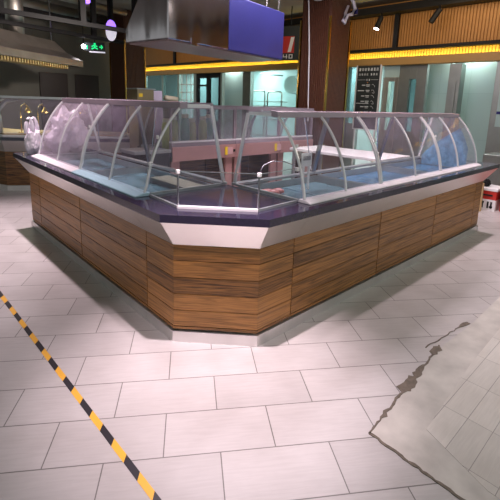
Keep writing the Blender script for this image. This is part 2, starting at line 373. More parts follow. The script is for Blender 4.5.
# ------------------------------------------------------------------ glazed wall with ochre soffit
WA = math.radians(3.5); WD = Vector((-math.sin(WA), math.cos(WA), 0)); WN = Vector((math.cos(WA), math.sin(WA), 0)); WO = Vector((7.0, 0.9, 0))
def WP(s, off, z): return WO + WD*s + WN*off + Vector((0,0,z))
WW = lambda u, d, z: tuple(WP(u, d, z))
S0, S1 = -4.0, 12.6
def wmesh(rects):                             # boxes given as s0,s1,off0,off1,z0,z1
    b = MB()
    for r in rects: b.wbox(WW, *r)
    return b
struct(wmesh([(S0, S1, 0.06, 0.16, 2.36, 3.60)]).build('wall_back', 'goldpanel'))
rib = MB(); s = S0
while s < S1:
    rib.wbox(WW, s, s+0.036, 0.035, 0.06, 2.70, 3.36); s += 0.055
struct(rib.build('trim_1', 'goldpanel'))
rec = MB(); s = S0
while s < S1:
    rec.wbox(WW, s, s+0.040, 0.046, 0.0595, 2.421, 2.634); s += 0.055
struct(rec.build('trim_12', 'coveglow'))
struct(wmesh([(S0, S1, -0.12, -0.095, 2.34, 2.495), (S0, S1, -0.095, 0.06, 2.34, 2.42)]).build('trim_2', 'tan', bevel=0.006))
struct(wmesh([(S0, S1, -0.06, 0.03, 2.635, 2.70), (S0, S1, -0.25, 0.05, 3.36, 3.50)] + [(q-0.045, q+0.045, -0.03, 0.04, 2.70, 3.36) for q in (-1.6, 1.92, 5.75, 9.57)]).build('trim_3', 'blacksteel'))
led = wmesh([(S0, S1, -0.090, -0.055, 2.4205, 2.440)]).build('led_strip', 'led')
tag(led, 'glowing warm yellow light strip in the cove under the ribbed ochre soffit', 'light strip')

# kitchen behind the glazing
KO = 2.1
struct(wmesh([(S0, 15.5, KO, KO+0.1, 0, 3.6)]).build('wall_kitchen', 'aqua'))
struct(wmesh([(S0, 15.5, 0.2, KO, 2.62, 2.70)]).build('ceiling_kitchen', 'whiterail'))
for s_ in (0.5, 4.2, 7.2, 10.6):
    p = WP(s_, 1.1, 2.58); area('kitchen_light', p, p+Vector((0,0,-1)), 80, (0.86, 1.0, 1.0), 1.6, 0.6)

# frames and panes, right to left in the photograph
def jamb(n, rects, mat='doorsteel'):
    return struct(wmesh(rects).build('trim_%d' % n, mat, bevel=0.004))
jamb(4, [(-0.62, -0.02, -0.05, 0.20, 0, 2.34)], 'greysteel')
struct(wmesh([(0.10, 0.68, 0.50, 0.60, 0, 2.61), (0.90, 1.42, 0.50, 0.60, 0, 2.61), (-4.0, -0.62, 0.0, 0.16, 0, 2.34)]).build('wall_aqua', 'aqua'))
jamb(5, [(0.54, 0.75, -0.10, 0.16, 0, 2.32), (0.60, 0.66, -0.125, -0.10, 1.2, 2.0)], 'greysteel')
jamb(6, [(1.20, 1.40, 0.0, 0.12, 0, 2.34), (1.54, 1.76, 0.0, 0.12, 0, 2.34), (1.40, 1.54, 0.0, 0.12, 2.06, 2.34), (1.40, 1.54, 0.0, 0.10, 0, 1.0)], 'greysteel')
jamb(7, [(1.76, 1.84, -0.02, 0.12, 0, 2.1), (1.97, 2.10, -0.02, 0.12, 0, 2.1), (1.84, 1.97, -0.02, 0.12, 2.02, 2.1), (1.84, 1.97, -0.02, 0.10, 0, 1.0)])
struct(wmesh([(1.76, 2.10, 0.0, 0.10, 2.1, 2.34)]).build('wall_lintel', 'aqua'))
jamb(8, [(2.66, 2.72, -0.03, 0.1, 0, 2.34), (2.92, 2.99, -0.03, 0.1, 0, 2.34), (2.72, 2.92, 0.0, 0.08, 0, 1.1)], 'greysteel')
jamb(9, [(6.03, 6.33, 0.0, 0.14, 0, 2.34), (7.20, 7.27, 0.0, 0.12, 0, 2.38), (8.42, 8.56, 0.0, 0.12, 0, 2.40), (9.33, 9.42, 0.0, 0.12, 0, 2.42), (10.25, 10.33, 0.0, 0.12, 0, 2.44), (11.4, 11.6, 0.0, 0.12, 0, 2.46)], 'greysteel')
struct(wmesh([(6.75, 7.80, 0.50, 0.60, 0, 2.61)]).build('wall_panel', 'aqua'))
def window(n, s0, s1, mat='window'):
    o = struct(wmesh([(s0, s1, 0.05, 0.058, 0.02, 2.36)]).build('window_%d' % n, mat)); return o
window(1, 1.845, 1.965); window(2, 1.405, 1.535, 'darkwindow'); window(3, 2.725, 2.915, 'darkwindow')
window(4, 2.995, 6.025); window(5, 8.565, 9.325, 'window'); window(6, 9.425, 10.245, 'darkwindow'); window(7, 10.335, 11.39, 'darkwindow')
wg = wmesh([(q, q+0.03, 0.035, 0.049, 0.02, 2.38) for q in (8.72, 8.95, 9.2)] + [(8.57, 9.32, 0.035, 0.049, z, z+0.03) for z in (1.5, 1.75, 2.0)])
struct(wg.build('window_grid', 'whiterail'))
# dark-framed double door
dfr = struct(wmesh([(7.28, 7.36, 0.0, 0.1, 0, 2.36), (7.80, 7.92, 0.0, 0.1, 0, 2.36), (8.34, 8.41, 0.0, 0.1, 0, 2.36), (7.36, 8.34, 0.0, 0.1, 2.2, 2.36), (7.92, 8.34, 0.0, 0.1, 1.95, 2.0), (7.36, 7.8, 0, 0.1, 0, 0.9), (7.92, 8.34, 0, 0.1, 0, 0.9)]).build('door_1', 'blacksteel'))
p_ = wmesh([(7.36, 7.80, 0.045, 0.055, 0.9, 2.2), (7.92, 8.34, 0.045, 0.055, 0.9, 2.2)]).build('door_pane', 'darkwindow'); p_.parent = dfr

# menu board with unreadably small white writing, standing in front of the glazing
mb = thing('menu_board', WP(2.4, -0.12, 1.0), 'tall black menu board with white lettering in a pale frame', 'menu board')
wmesh([(2.13, 2.66, -0.12, -0.09, 1.0, 2.36)]).build('panel', 'board', mb)
wmesh([(2.105, 2.13, -0.13, -0.085, 0.98, 2.36), (2.66, 2.685, -0.13, -0.085, 0.98, 2.36), (2.13, 2.66, -0.13, -0.085, 0.98, 1.0)]).build('frame', 'white', mb)
wmesh([(2.14, 2.17, -0.11, -0.08, 0, 0.98), (2.62, 2.65, -0.11, -0.08, 0, 0.98)]).build('stand', 'white', mb)
tx = MB(); rr = random.Random(3)
def glyph(sc, zc, h, mat_b):                  # a little block of strokes as seen on the board
    w_ = h*0.9
    for k in range(3):
        zz = zc - h/2 + h*(k+0.5)/3
        mat_b.wbox(WW, sc-w_/2*rr.uniform(.6, 1), sc+w_/2*rr.uniform(.6, 1), -0.124, -0.1205, zz-h*.07, zz+h*.07)
    mat_b.wbox(WW, sc-h*.06+rr.uniform(-.2, .2)*h, sc+h*.06+rr.uniform(-.05, .2)*h, -0.124, -0.1205, zc-h/2, zc+h/2)
for k in range(7): tx = MB(); glyph(2.60-k*0.068, 2.27, 0.062, tx); tx.build('heading_character', 'chalk', mb)
for k in range(7): tx = MB(); glyph(2.60-(k+(k > 3)*0.6)*0.060, 2.165, 0.046, tx); tx.build('heading_character', 'chalk', mb)
for k in range(2): tx = MB(); glyph(2.42-k*0.055, 2.05, 0.04, tx); tx.build('heading_character', 'chalk', mb)
for k in range(6):
    z = 1.94-k*0.115; tx = MB(); ic = MB()
    tx.wbox(WW, 2.34, 2.43, -0.124, -0.1205, z-.004, z+.012); tx.wbox(WW, 2.35, 2.42, -0.124, -0.1205, z-.03, z-.018)
    if k != 1: tx.wbox(WW, 2.45, 2.53, -0.124, -0.1205, z-.01, z+.008)
    else: tx.wbox(WW, 2.47, 2.62, -0.124, -0.1205, z-.012, z+.008)
    if k == 3: tx.wbox(WW, 2.34, 2.64, -0.124, -0.1205, z-.05, z-.038)
    a = [WP(2.26+0.035*math.cos(t), -0.1225, z-0.02+0.03*math.sin(t)+0.02*math.cos(t)) for t in [i*2*PI/10 for i in range(9 if k % 2 else 6)]]
    ic.tube(a, 0.0035, 4); ic.build('drawn_icon', 'chalk', mb); tx.build('menu_line', 'chalk', mb)
for q in ((2.46, 2.64), (2.16, 2.33)): MB().wbox(WW, *q, -0.124, -0.1205, 2.05, 2.055).build('divider', 'chalk', mb)
MB().wbox(WW, 2.39, 2.41, -0.124, -0.1205, 1.985, 2.005).build('orange_mark', 'orange', mb)

# things in the kitchen
tr = thing('rack_trolley', WP(6.25, 0.9, 0), 'steel tube rack trolley standing behind the kitchen glazing', 'trolley')
def hoop(s0, s1, off, zt):
    return [WP(s0, off, 0.0), WP(s0, off, zt-.08), WP(s0-(s0-s1)*.04, off, zt-.025), WP(s0-(s0-s1)*.12, off, zt), WP(s1+(s0-s1)*.12, off, zt), WP(s1+(s0-s1)*.04, off, zt-.025), WP(s1, off, zt-.08), WP(s1, off, 0.0)]
MB().tube(hoop(6.80, 6.27, 0.9, 1.85), 0.022).build('hoop_frame', 'doorsteel', tr, smooth=True)
MB().tube(hoop(6.25, 5.70, 1.0, 1.83), 0.022).build('hoop_frame', 'doorsteel', tr, smooth=True)
for z in (1.40, 1.53, 1.0, 0.5):
    MB().wbox(WW, 5.72, 6.78, 0.92, 1.3, z, z+0.02).build('shelf', 'doorsteel', tr)
MB().tube([WP(5.62, 1.3, 2.05), WP(5.62, 1.9, 2.05)], 0.26, 24).build('round_duct', 'aqua', None, smooth=False)
rd = bpy.data.objects['round_duct']; tag(rd, 'short round pale duct high on the aqua kitchen wall', 'duct')
MB().tube([WP(7.1, 1.6, 2.42), WP(6.2, 1.6, 2.34)], 0.025, 8).build('pipe', 'greysteel')
tag(bpy.data.objects['pipe'], 'thin grey pipe running across the aqua kitchen wall', 'pipe')
tk = thing('kitchen_notice', WP(-0.3, -0.07, 1.3), 'pale blue notice with a dark blue band on the steel pillar at right', 'notice')
wmesh([(-0.50, -0.12, -0.062, -0.055, 1.2, 2.0)]).build('sheet', 'aqua', tk)
wmesh([(-0.40, -0.12, -0.067, -0.0625, 1.42, 1.47)]).build('blue_band', 'hoodblue', tk)

# ------------------------------------------------------------------ columns
def column(x, y, wx, wy, label, cable=False):
    t = thing('clad_column', (x+wx/2, y+wy/2, 0), label, 'column', 'slatted columns with gold corners')
    MB().box(x+.03, x+wx-.03, y+.03, y+wy-.03, 0, 3.6).build('core', 'black', t)
    sl = MB(); n = 14
    for k in range(n):
        a = x+.03+(wx-.06)*k/n; b_ = a+(wx-.06)/n*0.72
        sl.box(a, b_, y, y+.03, 0.1, 3.6); sl.box(a, b_, y+wy-.03, y+wy, 0.1, 3.6)
        a = y+.03+(wy-.06)*k/n; b_ = a+(wy-.06)/n*0.72
        sl.box(x, x+.03, a, b_, 0.1, 3.6); sl.box(x+wx-.03, x+wx, a, b_, 0.1, 3.6)
    sl.build('slats', 'colwood', t)
    for cx, cy_ in ((x, y), (x+wx, y), (x, y+wy), (x+wx, y+wy)):
        MB().box(cx-.012 if cx == x else cx-.02, cx+.02 if cx == x else cx+.012, cy_-.012 if cy_ == y else cy_-.02, cy_+.02 if cy_ == y else cy_+.012, 0, 2.9).build('corner_trim', 'brass', t)
    return t
column(4.37, 2.61, 0.58, 0.62, 'dark slatted column rising behind the right glass cases')
column(3.50, 8.10, 0.55, 0.85, 'dark slatted column beyond the long left counter')
cb = MB().tube([(4.34, 3.10, 3.45), (4.34, 3.05, 3.1), (4.34, 2.99, 2.4), (4.34, 2.93, 1.2)], 0.011, 6).build('cable', 'white')
tag(cb, 'pale cable hanging straight down the left face of the dark column', 'cable')
lp = MB().tube([(4.31, 3.02, 3.3)]+[(4.315, 2.80+0.20*math.cos(a), 3.28-0.13*math.sin(a)) for a in [0.2+i*0.27 for i in range(11)]], 0.007, 6).build('wire_loop', 'white')
tag(lp, 'loose pale wire loop hung on the dark column near the ceiling', 'wire')

# ------------------------------------------------------------------ island counter
def planks(W, u0, u1, z0, z1, d0=0.0, d1=0.02, gap=0.0055):
    b = MB(); zs = [z0]
    z = 0.104
    while z < z1-.005:
        if z > z0+.004: zs.append(z)
        z += 0.1075
    zs.append(z1)
    tr_ = random.Random(int(u0*977+abs(W(1, 0, 0)[0])*31))
    for a, c in zip(zs[:-1], zs[1:]):
        n0 = len(b.v)
        b.wbox(W, u0+gap, u1-gap, d0, d1, a+.0022, c-.0022)
        tv = tr_.choice((.25, .4, .5, .55, .6, .7))
        for i in range(n0, len(b.v)): b.tone[i] = tv
    return b
LABC = 'counter_cabinet'
def cabinet(W, u0, u1, loc, label, end=None):
    t = thing(LABC, loc, label, 'counter', 'timber fronted cabinets of the island counter')
    MB().wbox(W, u0+.001, u1-.001, 0.021, 0.69, 0.0, 0.70).build('carcass', 'black', t)
    planks(W, u0, u1, ZP+.006, ZW).build('timber_front', 'wood', t, bevel=0.001)
    MB().wbox(W, u0+.001, u1-.001, -0.0107, 0.02, 0.0, ZP-.004).build('plinth', 'plinth', t)
    e0, e1 = (0, 0.0)
    if end: e1 = 0.112
    b = MB(); th = .012
    def L(u, ut): return [W(u, 0, ZW), W(ut, -.112, ZG), W(ut, -.10, ZG), W(u, th, ZW)]
    sk = 0.0
    b.loft([L(u0+.0012, u0+.0012), L(u1-.0012, u1-.0012 + (0.112 if end else 0))])
    b.build('sloped_fascia', 'cream', t)
    if end:
        S = lambda u, d, z: W(u1-d, u, z)     # the short end face
        planks(S, 0.004, 0.69, ZP+.006, ZW, -0.001, 0.018).build('end_panel', 'wood', t)
        MB().wbox(S, -0.0107, 0.69, -0.0107, 0.018, 0, ZP-.004).build('end_plinth', 'plinth', t)
        MB().loft([[W(u1, 0.0, ZW), W(u1+.112, -.112, ZG), W(u1+.10, -.112, ZG), W(u1-.012, 0.0, ZW)], [W(u1, 0.69, ZW), W(u1+.112, 0.69, ZG), W(u1+.10, 0.69, ZG), W(u1-.012, 0.69, ZW)]]).build('end_fascia', 'cream', t)
    return t
cabinet(LW, 3.024, LE, (0.3, 3.2, 0), 'narrow end cabinet at the far end of the left wing', True)
cabinet(LW, 1.867, 3.024, (0.3, 2.4, 0), 'timber cabinet in the left wing, second along from the cut corner')
cabinet(LW, 0.699, 1.867, (0.3, 1.3, 0), 'timber cabinet in the left wing, next to the cut corner')
cabinet(RW, 0.667, 1.756, (1.2, 0.3, 0), 'timber cabinet in the right wing, next to the cut corner')
cabinet(RW, 1.756, 2.831, (2.3, 0.3, 0), 'timber cabinet in the right wing, second along from the cut corner')
cabinet(RW, 2.831, 3.942, (3.4, 0.3, 0), 'timber cabinet in the right wing, third along from the cut corner')
cabinet(RW, 3.942, RE, (4.05, 0.3, 0), 'narrow end cabinet at the far end of the right wing', True)
# corner cabinet
ct = thing(LABC, (0.3, 0.3, 0), 'corner cabinet with the cut-off timber face between both wings', 'counter', 'timber fronted cabinets of the island counter')
g = 0.0012
def ring(dout, din, ul=0.699-g, ur=0.667-g):
    (a, b_), (c, d) = corner(dout), corner(din)
    return [(-dout, ul), a, b_, (ur, -dout)], [(-din, ul), c, d, (ur, -din)]
def band(do0, z0, do1, z1, th):
    o0, i0 = ring(do0, do0-th); o1, i1 = ring(do1, do1-th); b = MB()
    for k in range(3):
        b.loft([[(*o0[k], z0), (*o0[k+1], z0), (*i0[k+1], z0), (*i0[k], z0)], [(*o1[k], z1), (*o1[k+1], z1), (*i1[k+1], z1), (*i1[k], z1)]])
    return b
band(-.021, 0, -.021, 0.70, 0.3).build('carcass', 'black', ct)
zs = [ZP+.006]+[0.104+0.1075*k for k in range(5)]+[ZW]
tf = MB()
for a, c, tv in zip(zs[:-1], zs[1:], (.30, .72, .78, .12, .62, .38)):
    q = band(0, a+.0022, 0, c-.0022, .02); n0 = len(tf.v); tf.tone.update({n0+i: tv for i in range(len(q.v))}); tf.v += q.v; tf.f += [tuple(i+n0 for i in f_) for f_ in q.f]
tf.build('timber_front', 'wood', ct)
band(.0107, 0, .0107, ZP-.004, .03).build('plinth', 'plinth', ct)
band(0, ZW, .112, ZG, .012).build('sloped_fascia', 'cream', ct)

# worktop: one dark slab with openings for the trays
A, B = corner(0.119)
wt = MB(); IN = 0.075
wt.box(-.119, IN, 0.76, LE+.119, ZG, ZT)
wt.box(IN, 0.74, 3.075, LE+.119, ZG, ZT)
wt.box(0.74, RE+.119, -.119, IN, ZG, ZT)
wt.box(3.92, RE+.119, IN, 0.74, ZG, ZT)
wt.poly([(-.119, 0.76), A, B, (0.74, -.119), (0.74, 0.76)], ZG, ZT)
tag(wt.build('worktop', 'granite'), 'dark polished granite worktop running round both wings and the cut corner', 'worktop')

def bez(p0, p1, p2, n):
    return [((1-t)**2*p0[0]+2*t*(1-t)*p1[0]+t*t*p2[0], (1-t)**2*p0[1]+2*t*(1-t)*p1[1]+t*t*p2[1]) for t in [i/n for i in range(n+1)]]
CURVE = bez((0.014, 0.872), (0.060, 1.200), (0.290, 1.402), 14)
def offs(c, k):
    out = []
    for i in range(len(c)):
        a, b_ = c[max(i-1, 0)], c[min(i+1, len(c)-1)]; tx_, tz = b_[0]-a[0], b_[1]-a[1]; l = math.hypot(tx_, tz)
        out.append((c[i][0]-tz/l*k, c[i][1]+tx_/l*k))
    return out
COUT, CIN, COUT2 = offs(CURVE, 0.010), offs(CURVE, -0.006), offs(CURVE, 0.0)
CG = offs(CURVE, -0.005)
def case(W, u0, u1, um, loc, label, rail='whiterail', pane='glass', ends=(False, False), film='bluefilm', group='curved glass display cases', posts=(True, True), rmat='rail'):
    t = thing('glass_display_case', loc, label, 'display case', group)
    MB().loft([[W(u, -.045, .851), W(u, -.041, .860), W(u, -.004, .873), W(u, .050, .873), W(u, .056, .851)] for u in (u0, u1)]).build('base_rail', rail, t, bevel=.003)
    MB().loft([[W(u, .270, 1.388), W(u, .275, 1.428), W(u, .335, 1.434), W(u, .335, 1.392)] for u in (u0, u1)]).build('top_rail', rmat, t, bevel=.003)
    MB().wbox(W, u0, u1, .68, .735, .851, .872).build('rear_rail', 'tray', t, bevel=.003)
    MB().wbox(W, u0, u1, .56, .585, 1.41, 1.43).build('rear_top_rail', rmat, t)
    MB().wbox(W, u0+.01, u1-.01, .336, .559, 1.42, 1.426).build('top_pane', 'glass', t)
    def arc(ua, ub, co, ci, nm, mat, clips=False):
        o = MB().loft([[W(ua, *co[i]), W(ub, *co[i]), W(ub, *ci[i]), W(ua, *ci[i])] for i in range(len(co))]).build(nm, mat, t, bevel=.004 if mat == 'rib' else 0)
        if clips:
            i = 8
            MB().wbox(W, ub-.005, ub+.016, co[i][0]-.010, co[i][0]-.001, co[i][1]-.010, co[i][1]+.012).build('glass_clip', 'white', o)
        return o
    arc(u0+.003, u0+.019, COUT, CIN, 'end_rib', 'rib', True); arc(u1-.019, u1-.003, COUT, CIN, 'end_rib', 'rib')
    if um: arc(um-.009, um+.009, COUT, CIN, 'middle_rib', 'rib')
    ed = [u0+.0195] + ([um-.0095, um+.0095] if um else []) + [u1-.0195]
    for a, b_ in zip(ed[0::2], ed[1::2]): arc(a, b_, COUT2, CG, 'front_pane', pane)
    for k, (u, s_) in enumerate(((u0, 1), (u1, -1))):
        if posts[k]:
            ua, ub = (u, u+.016) if s_ > 0 else (u-.016, u)
            MB().loft([[W(ua, .690, .876), W(ub, .690, .876), W(ub, .715, .876), W(ua, .715, .876)], [W(ua, .56, 1.41), W(ub, .56, 1.41), W(ub, .584, 1.41), W(ua, .584, 1.41)]]).build('rear_post', 'rib' if ends[k] else 'darkstrut', t)
        if ends[k]:
            ug = (u+.006, u+.011) if s_ > 0 else (u-.011, u-.006)
            prof = CIN[::1] + [(.555, 1.408), (.688, .877), (.022, .875)]
            MB().loft([[W(q, d_, z_) for d_, z_ in prof] for q in ug]).build('end_pane', 'glass', t)
            MB().wbox(W, min(u, u+.02*s_), max(u, u+.02*s_), .067, .679, .851, .868).build('end_rail', 'tray', t)
            MB().wbox(W, min(u, u+.02*s_), max(u, u+.02*s_), .336, .559, 1.395, 1.419).build('end_top_rail', 'rib', t)
    sm = (um or (u0+u1)/2)
    MB().tube([W(u1-.05, .685, .90), W(u1-.05-(u1-u0)*.55, .36, 1.39)], .005, 6).build('strut', 'strut', t)
    # tray well under the glass
    tr = thing('display_tray', W((u0+u1)/2, .38, .74), 'shallow %s filmed tray under the %s wing glass,%s' % ('blue' if film == 'bluefilm' else 'teal', 'right' if W is RW else 'left', label.split(',')[1]), 'tray', 'display trays in the glass cases')
    a0, a1 = u0+.012, u1-.012 if W is RW or u1 < 2 else 3.07
    MB().wbox(W, a0, a1, .08, .665, .705, .715).wbox(W, a0, a1, .08, .088, .715, .845).wbox(W, a0, a1, .655, .663, .715, .845).wbox(W, a0, a0+.008, .088, .655, .715, .845).wbox(W, a1-.008, a1, .088, .655, .715, .845).build('pan', 'tray', tr)
    um_ = um or (u0+u1)/2
    for k, (p, q) in enumerate(((a0+.012, um_-.008), (um_+.008, a1-.012))):
        MB().wbox(W, p, q, .094, .650, .76, .79).build('liner', film if k == 0 or film == 'bluefilm' else 'tealfilm', tr, bevel=.006)
    return t
case(LC, 0.762, 1.905, 1.315, (0.3, 1.3, .85), 'curved glass case on the left wing, beside the cut corner', rail='bluerail', ends=(True, False), film='tealfilm')
case(LC, 1.912, 3.085, 2.50, (0.3, 2.7, .85), 'curved hazy glass case on the left wing, at its far end', pane='filmglass', ends=(False, True), film='tealfilm')
case(RW, 0.752, 1.715, 1.23, (1.2, 0.3, .85), 'curved glass case on the right wing, beside the cut corner', ends=(True, False), film='tealfilm')
case(RW, 1.722, 2.868, 2.33, (2.3, 0.3, .85), 'curved glass case on the right wing, middle one of three', ends=(False, False))
case(RW, 2.875, 3.885, 3.32, (3.4, 0.3, .85), 'curved glass case on the right wing, at its far end', ends=(False, True))

# low glass guard round the cut corner
gg = thing('corner_glass_guard', (0.2, 0.2, .85), 'low clear glass guard with white base strip on the cut corner', 'glass guard')
Ai, Bi = corner(-0.045)
P0_, P3_ = (0.062, 0.742), (0.734, 0.062)
segs = [(P0_, Ai), (Ai, Bi), (Bi, P3_)]
H0, H1 = .866, 1.075
for k, (p, q) in enumerate(segs):
    p, q = Vector((*p, 0)), Vector((*q, 0)); t_ = (q-p).normalized(); n_ = Vector((-t_.y, t_.x, 0))*.003
    a, b_ = p+t_*.004, q-t_*.004
    MB().loft([[a-n_+Vector((0,0,z)), b_-n_+Vector((0,0,z)), b_+n_+Vector((0,0,z)), a+n_+Vector((0,0,z))] for z in (H0, H1)]).build('low_pane', 'edgeglass', gg)
    n2_ = n_.normalized()*(.018 if k == 1 else .009)
    MB().loft([[p-n2_+Vector((0,0,z)), q-n2_+Vector((0,0,z)), q+n2_*.7+Vector((0,0,z)), p+n2_*.7+Vector((0,0,z))] for z in (.8505, .865)]).build('base_strip', 'whiterail' if k == 1 else 'tray', gg)
    MB().bar(a+Vector((0,0,H1)), b_+Vector((0,0,H1)), .007, .004).build('top_edge', 'strut', gg)
for p in (P0_, Ai, Bi, P3_):
    MB().box(p[0]-.011, p[0]+.011, p[1]-.011, p[1]+.011, H1-.018, H1+.007).build('clip', 'white', gg, bevel=.004)
for p in (Ai, Bi):
    MB().box(p[0]-.004, p[0]+.004, p[1]-.004, p[1]+.004, H0, H1-.018).build('joint_strip', 'darkstrut', gg)

# rear wing, seen from the staff side
def rear_cab(u0, u1, label, extra=False):
    t = thing('rear_counter_cabinet', (u0+.5, 3.0, 0), label, 'counter', 'cabinets of the rear wing')
    MB().box(u0+.002, u1-.002, 2.66, 3.38, .735, .80).build('carcass', 'tray', t)
    MB().box(u0+.002, u1-.002, 2.645, 2.66, .735, .915).build('rosy_front', 'pinksteel', t, bevel=.004)
    MB().box(u0+.002, u1-.002, 3.36, 3.40, .08, .735).build('timber_back', 'wood', t)
    for x in (u0+.02, u1-.14): MB().box(x, x+.12, 2.70, 2.74, 0, .735).build('leg', 'pinksteel', t)
    MB().box(u0+.002, u1-.002, 2.80, 3.3, .12, .16).build('lower_shelf', 'darkstrut', t)
    return t
r1 = rear_cab(1.42, 2.45, 'steel rear cabinet with rosy front and yellow tag, behind the cut corner')
rear_cab(2.455, 3.35, 'steel rear cabinet with rosy front, second one behind the cut corner')
rear_cab(3.355, 4.16, 'steel rear cabinet with rosy front, beside the dark column')
for k, (x, y) in enumerate(((2.30, 'a'), (3.28, 'b'))):
    pt = thing('price_tag', (x, 2.64, .83), ['yellow and pink price tag stuck on the rosy front, seen through the corner', 'yellow price tag stuck on the rosy front, further right through the glass'][k], 'tag')
    MB().box(x-.05, x-.005, 2.637, 2.644, .775, .885).build('yellow_label', 'yellow', pt)
    MB().box(x-.003, x+.085, 2.638, 2.644, .78, .875).build('pink_card', 'pinkcard', pt)
    if k == 0: MB().box(x+.10, x+.13, 2.636, 2.6445, .81, .845).build('black_dot', 'blackink', pt)
tag(MB().box(1.40, 4.2, 2.665, 3.50, .801, .849).build('rear_worktop', 'granite'), 'dark granite worktop of the rear wing under its glass', 'worktop')
def rear_case(u0, u1, label):
    t = thing('rear_glass_case', (u0+.5, 3.0, .85), label, 'display case', 'glass cases of the rear wing')
    W = BW
    MB().wbox(W, u0, u1, .68, .735, .851, .965).build('rear_rail', 'rail', t, bevel=.004)
    MB().wbox(W, u0, u1, .68, .735, .966, .985).build('sill', 'whiterail', t)
    MB().wbox(W, u0, u1, .66, .735, 1.385, 1.425).build('rear_top_rail', 'rail', t)
    MB().loft([[W(u, .270, 1.388), W(u, .275, 1.428), W(u, .335, 1.434), W(u, .335, 1.392)] for u in (u0, u1)]).build('top_rail', 'rail', t)
    MB().wbox(W, u0+.02, u1-.02, .705, .71, .985, 1.385).build('rear_pane', 'glass', t)
    MB().wbox(W, u0+.01, u1-.01, .336, .655, 1.418, 1.424).build('top_pane', 'glass', t)
    for ua, ub in ((u0, u0+.02), (u1-.02, u1)):
        MB().loft([[W(ua, *COUT[i]), W(ub, *COUT[i]), W(ub, *CIN[i]), W(ua, *CIN[i])] for i in range(len(COUT))]).build('end_rib', 'rib', t)
        MB().wbox(W, ua, ub, .69, .72, .985, 1.385).build('rear_post', 'rail', t)
    MB().loft([[W(u0+.022, *COUT2[i]), W(u1-.022, *COUT2[i]), W(u1-.022, *CG[i]), W(u0+.022, *CG[i])] for i in range(len(COUT))]).build('front_pane', 'filmglass', t)
    MB().wbox(W, u0, u1, -.03, .06, .851, .88).build('base_rail', 'whiterail', t)
    return t
rear_case(1.42, 2.455, 'glass case on the rear wing with yellow-green jars in it')
rear_case(2.46, 3.35, 'empty glass case on the rear wing, behind the right case')
rear_case(3.355, 4.16, 'glass case on the rear wing, in front of the dark column')
# jars
def jar(x, y, r, h, mat, label):
    t = thing('storage_jar', (x, y, .85), label, 'jar', 'jars in the rear glass case')
    MB().lathe((x, y, .851), [(r*.92, 0), (r, .012), (r, h*.72), (r*.8, h*.84), (r*.7, h*.88)], 14).build('body', mat, t, smooth=True)
    MB().lathe((x, y, .852+h*.88), [(r*.76, 0), (r*.78, .01), (r*.78, h*.10), (r*.6, h*.115)], 14).build('lid', 'jarlid', t)
pos = ['leftmost', 'second from left', 'third from left', 'fourth from left', 'fifth from left', 'rightmost']
for k in range(6):
    jar(1.54+k*.145, 2.98+(k % 2)*.05, .060, .40+.03*(k % 3), 'jar' if k % 3 != 2 else 'jarteal', '%s tall jar, %s of the row in the rear glass case' % ('yellow-green' if k % 3 != 2 else 'teal', pos[k]))
# steel work table inside the island
tb = thing('work_table', (3.62, 1.6, 0), 'white topped steel work table behind the right glass cases', 'table')
MB().box(3.24, 3.98, .86, 2.35, .82, .855).build('table_top', 'white', tb, bevel=.004)
for x, y in ((3.29, .91), (3.93, .91), (3.29, 2.30), (3.93, 2.30)):
    MB().box(x-.02, x+.02, y-.02, y+.02, 0, .82).build('leg', 'tray', tb)
MB().box(3.28, 3.94, .90, 2.31, .25, .27).build('lower_shelf', 'tray', tb)
# black bin and white bracket near the passage
bb = thing('black_crate', (1.12, 2.75, 0), 'black plastic crate on a stand left of the rosy rear front', 'crate')
MB().box(.90, 1.36, 2.60, 2.95, .62, .86).build('crate_body', 'blacksteel', bb, bevel=.01)
MB().box(.89, 1.37, 2.59, 2.96, .861, .90).build('pale_lid', 'tray', bb, bevel=.006)
MB().box(.94, 1.32, 2.64, 2.91, 0, .619).build('stand', 'darkstrut', bb)

# small things in the cases
mt_ = MB(); rr = random.Random(5)
for k in range(5):
    x, y = .86+.035*k+rr.uniform(-.02, .02), .47+rr.uniform(-.05, .05)
    mt_.lathe((x, y, .795), [(.02, 0), (.05, .012), (.045, .03), (.015, .042)], 9)
tag(mt_.build('meat_portion', 'meat', smooth=True), 'pink raw meat heap on the tray of the right case by the corner', 'meat')
cs = thing('price_card_stand', (1.33, .47, .79), 'white price card on two thin legs inside the right case', 'price card')
MB().box(1.265, 1.395, .47, .476, .985, 1.095).build('card', 'white', cs)
MB().box(1.285, 1.375, .4665, .4695, 1.035, 1.07).build('card_lines', 'darkstrut', cs)
for x in (1.295, 1.365): MB().box(x-.008, x+.008, .466, .48, .7915, .985).build('leg', 'white', cs)
ar = MB().tube([(1.09, .80, .80), (1.11, .80, .90), (1.17, .80, .965), (1.27, .80, .99), (1.42, .80, .975), (1.56, .80, .93), (1.63, .80, .86), (1.64, .80, .80)], .0045, 8)
ar2 = thing('wire_arch', (1.36, .8, 0), 'thin chrome wire arch standing behind the right case', 'rack')
ar.build('arch', 'strut', ar2, smooth=True)
MB().box(1.05, 1.10, .78, .83, 0, .80).build('foot_post', 'darkstrut', ar2); MB().box(1.62, 1.67, .78, .83, 0, .80).build('foot_post', 'darkstrut', ar2)

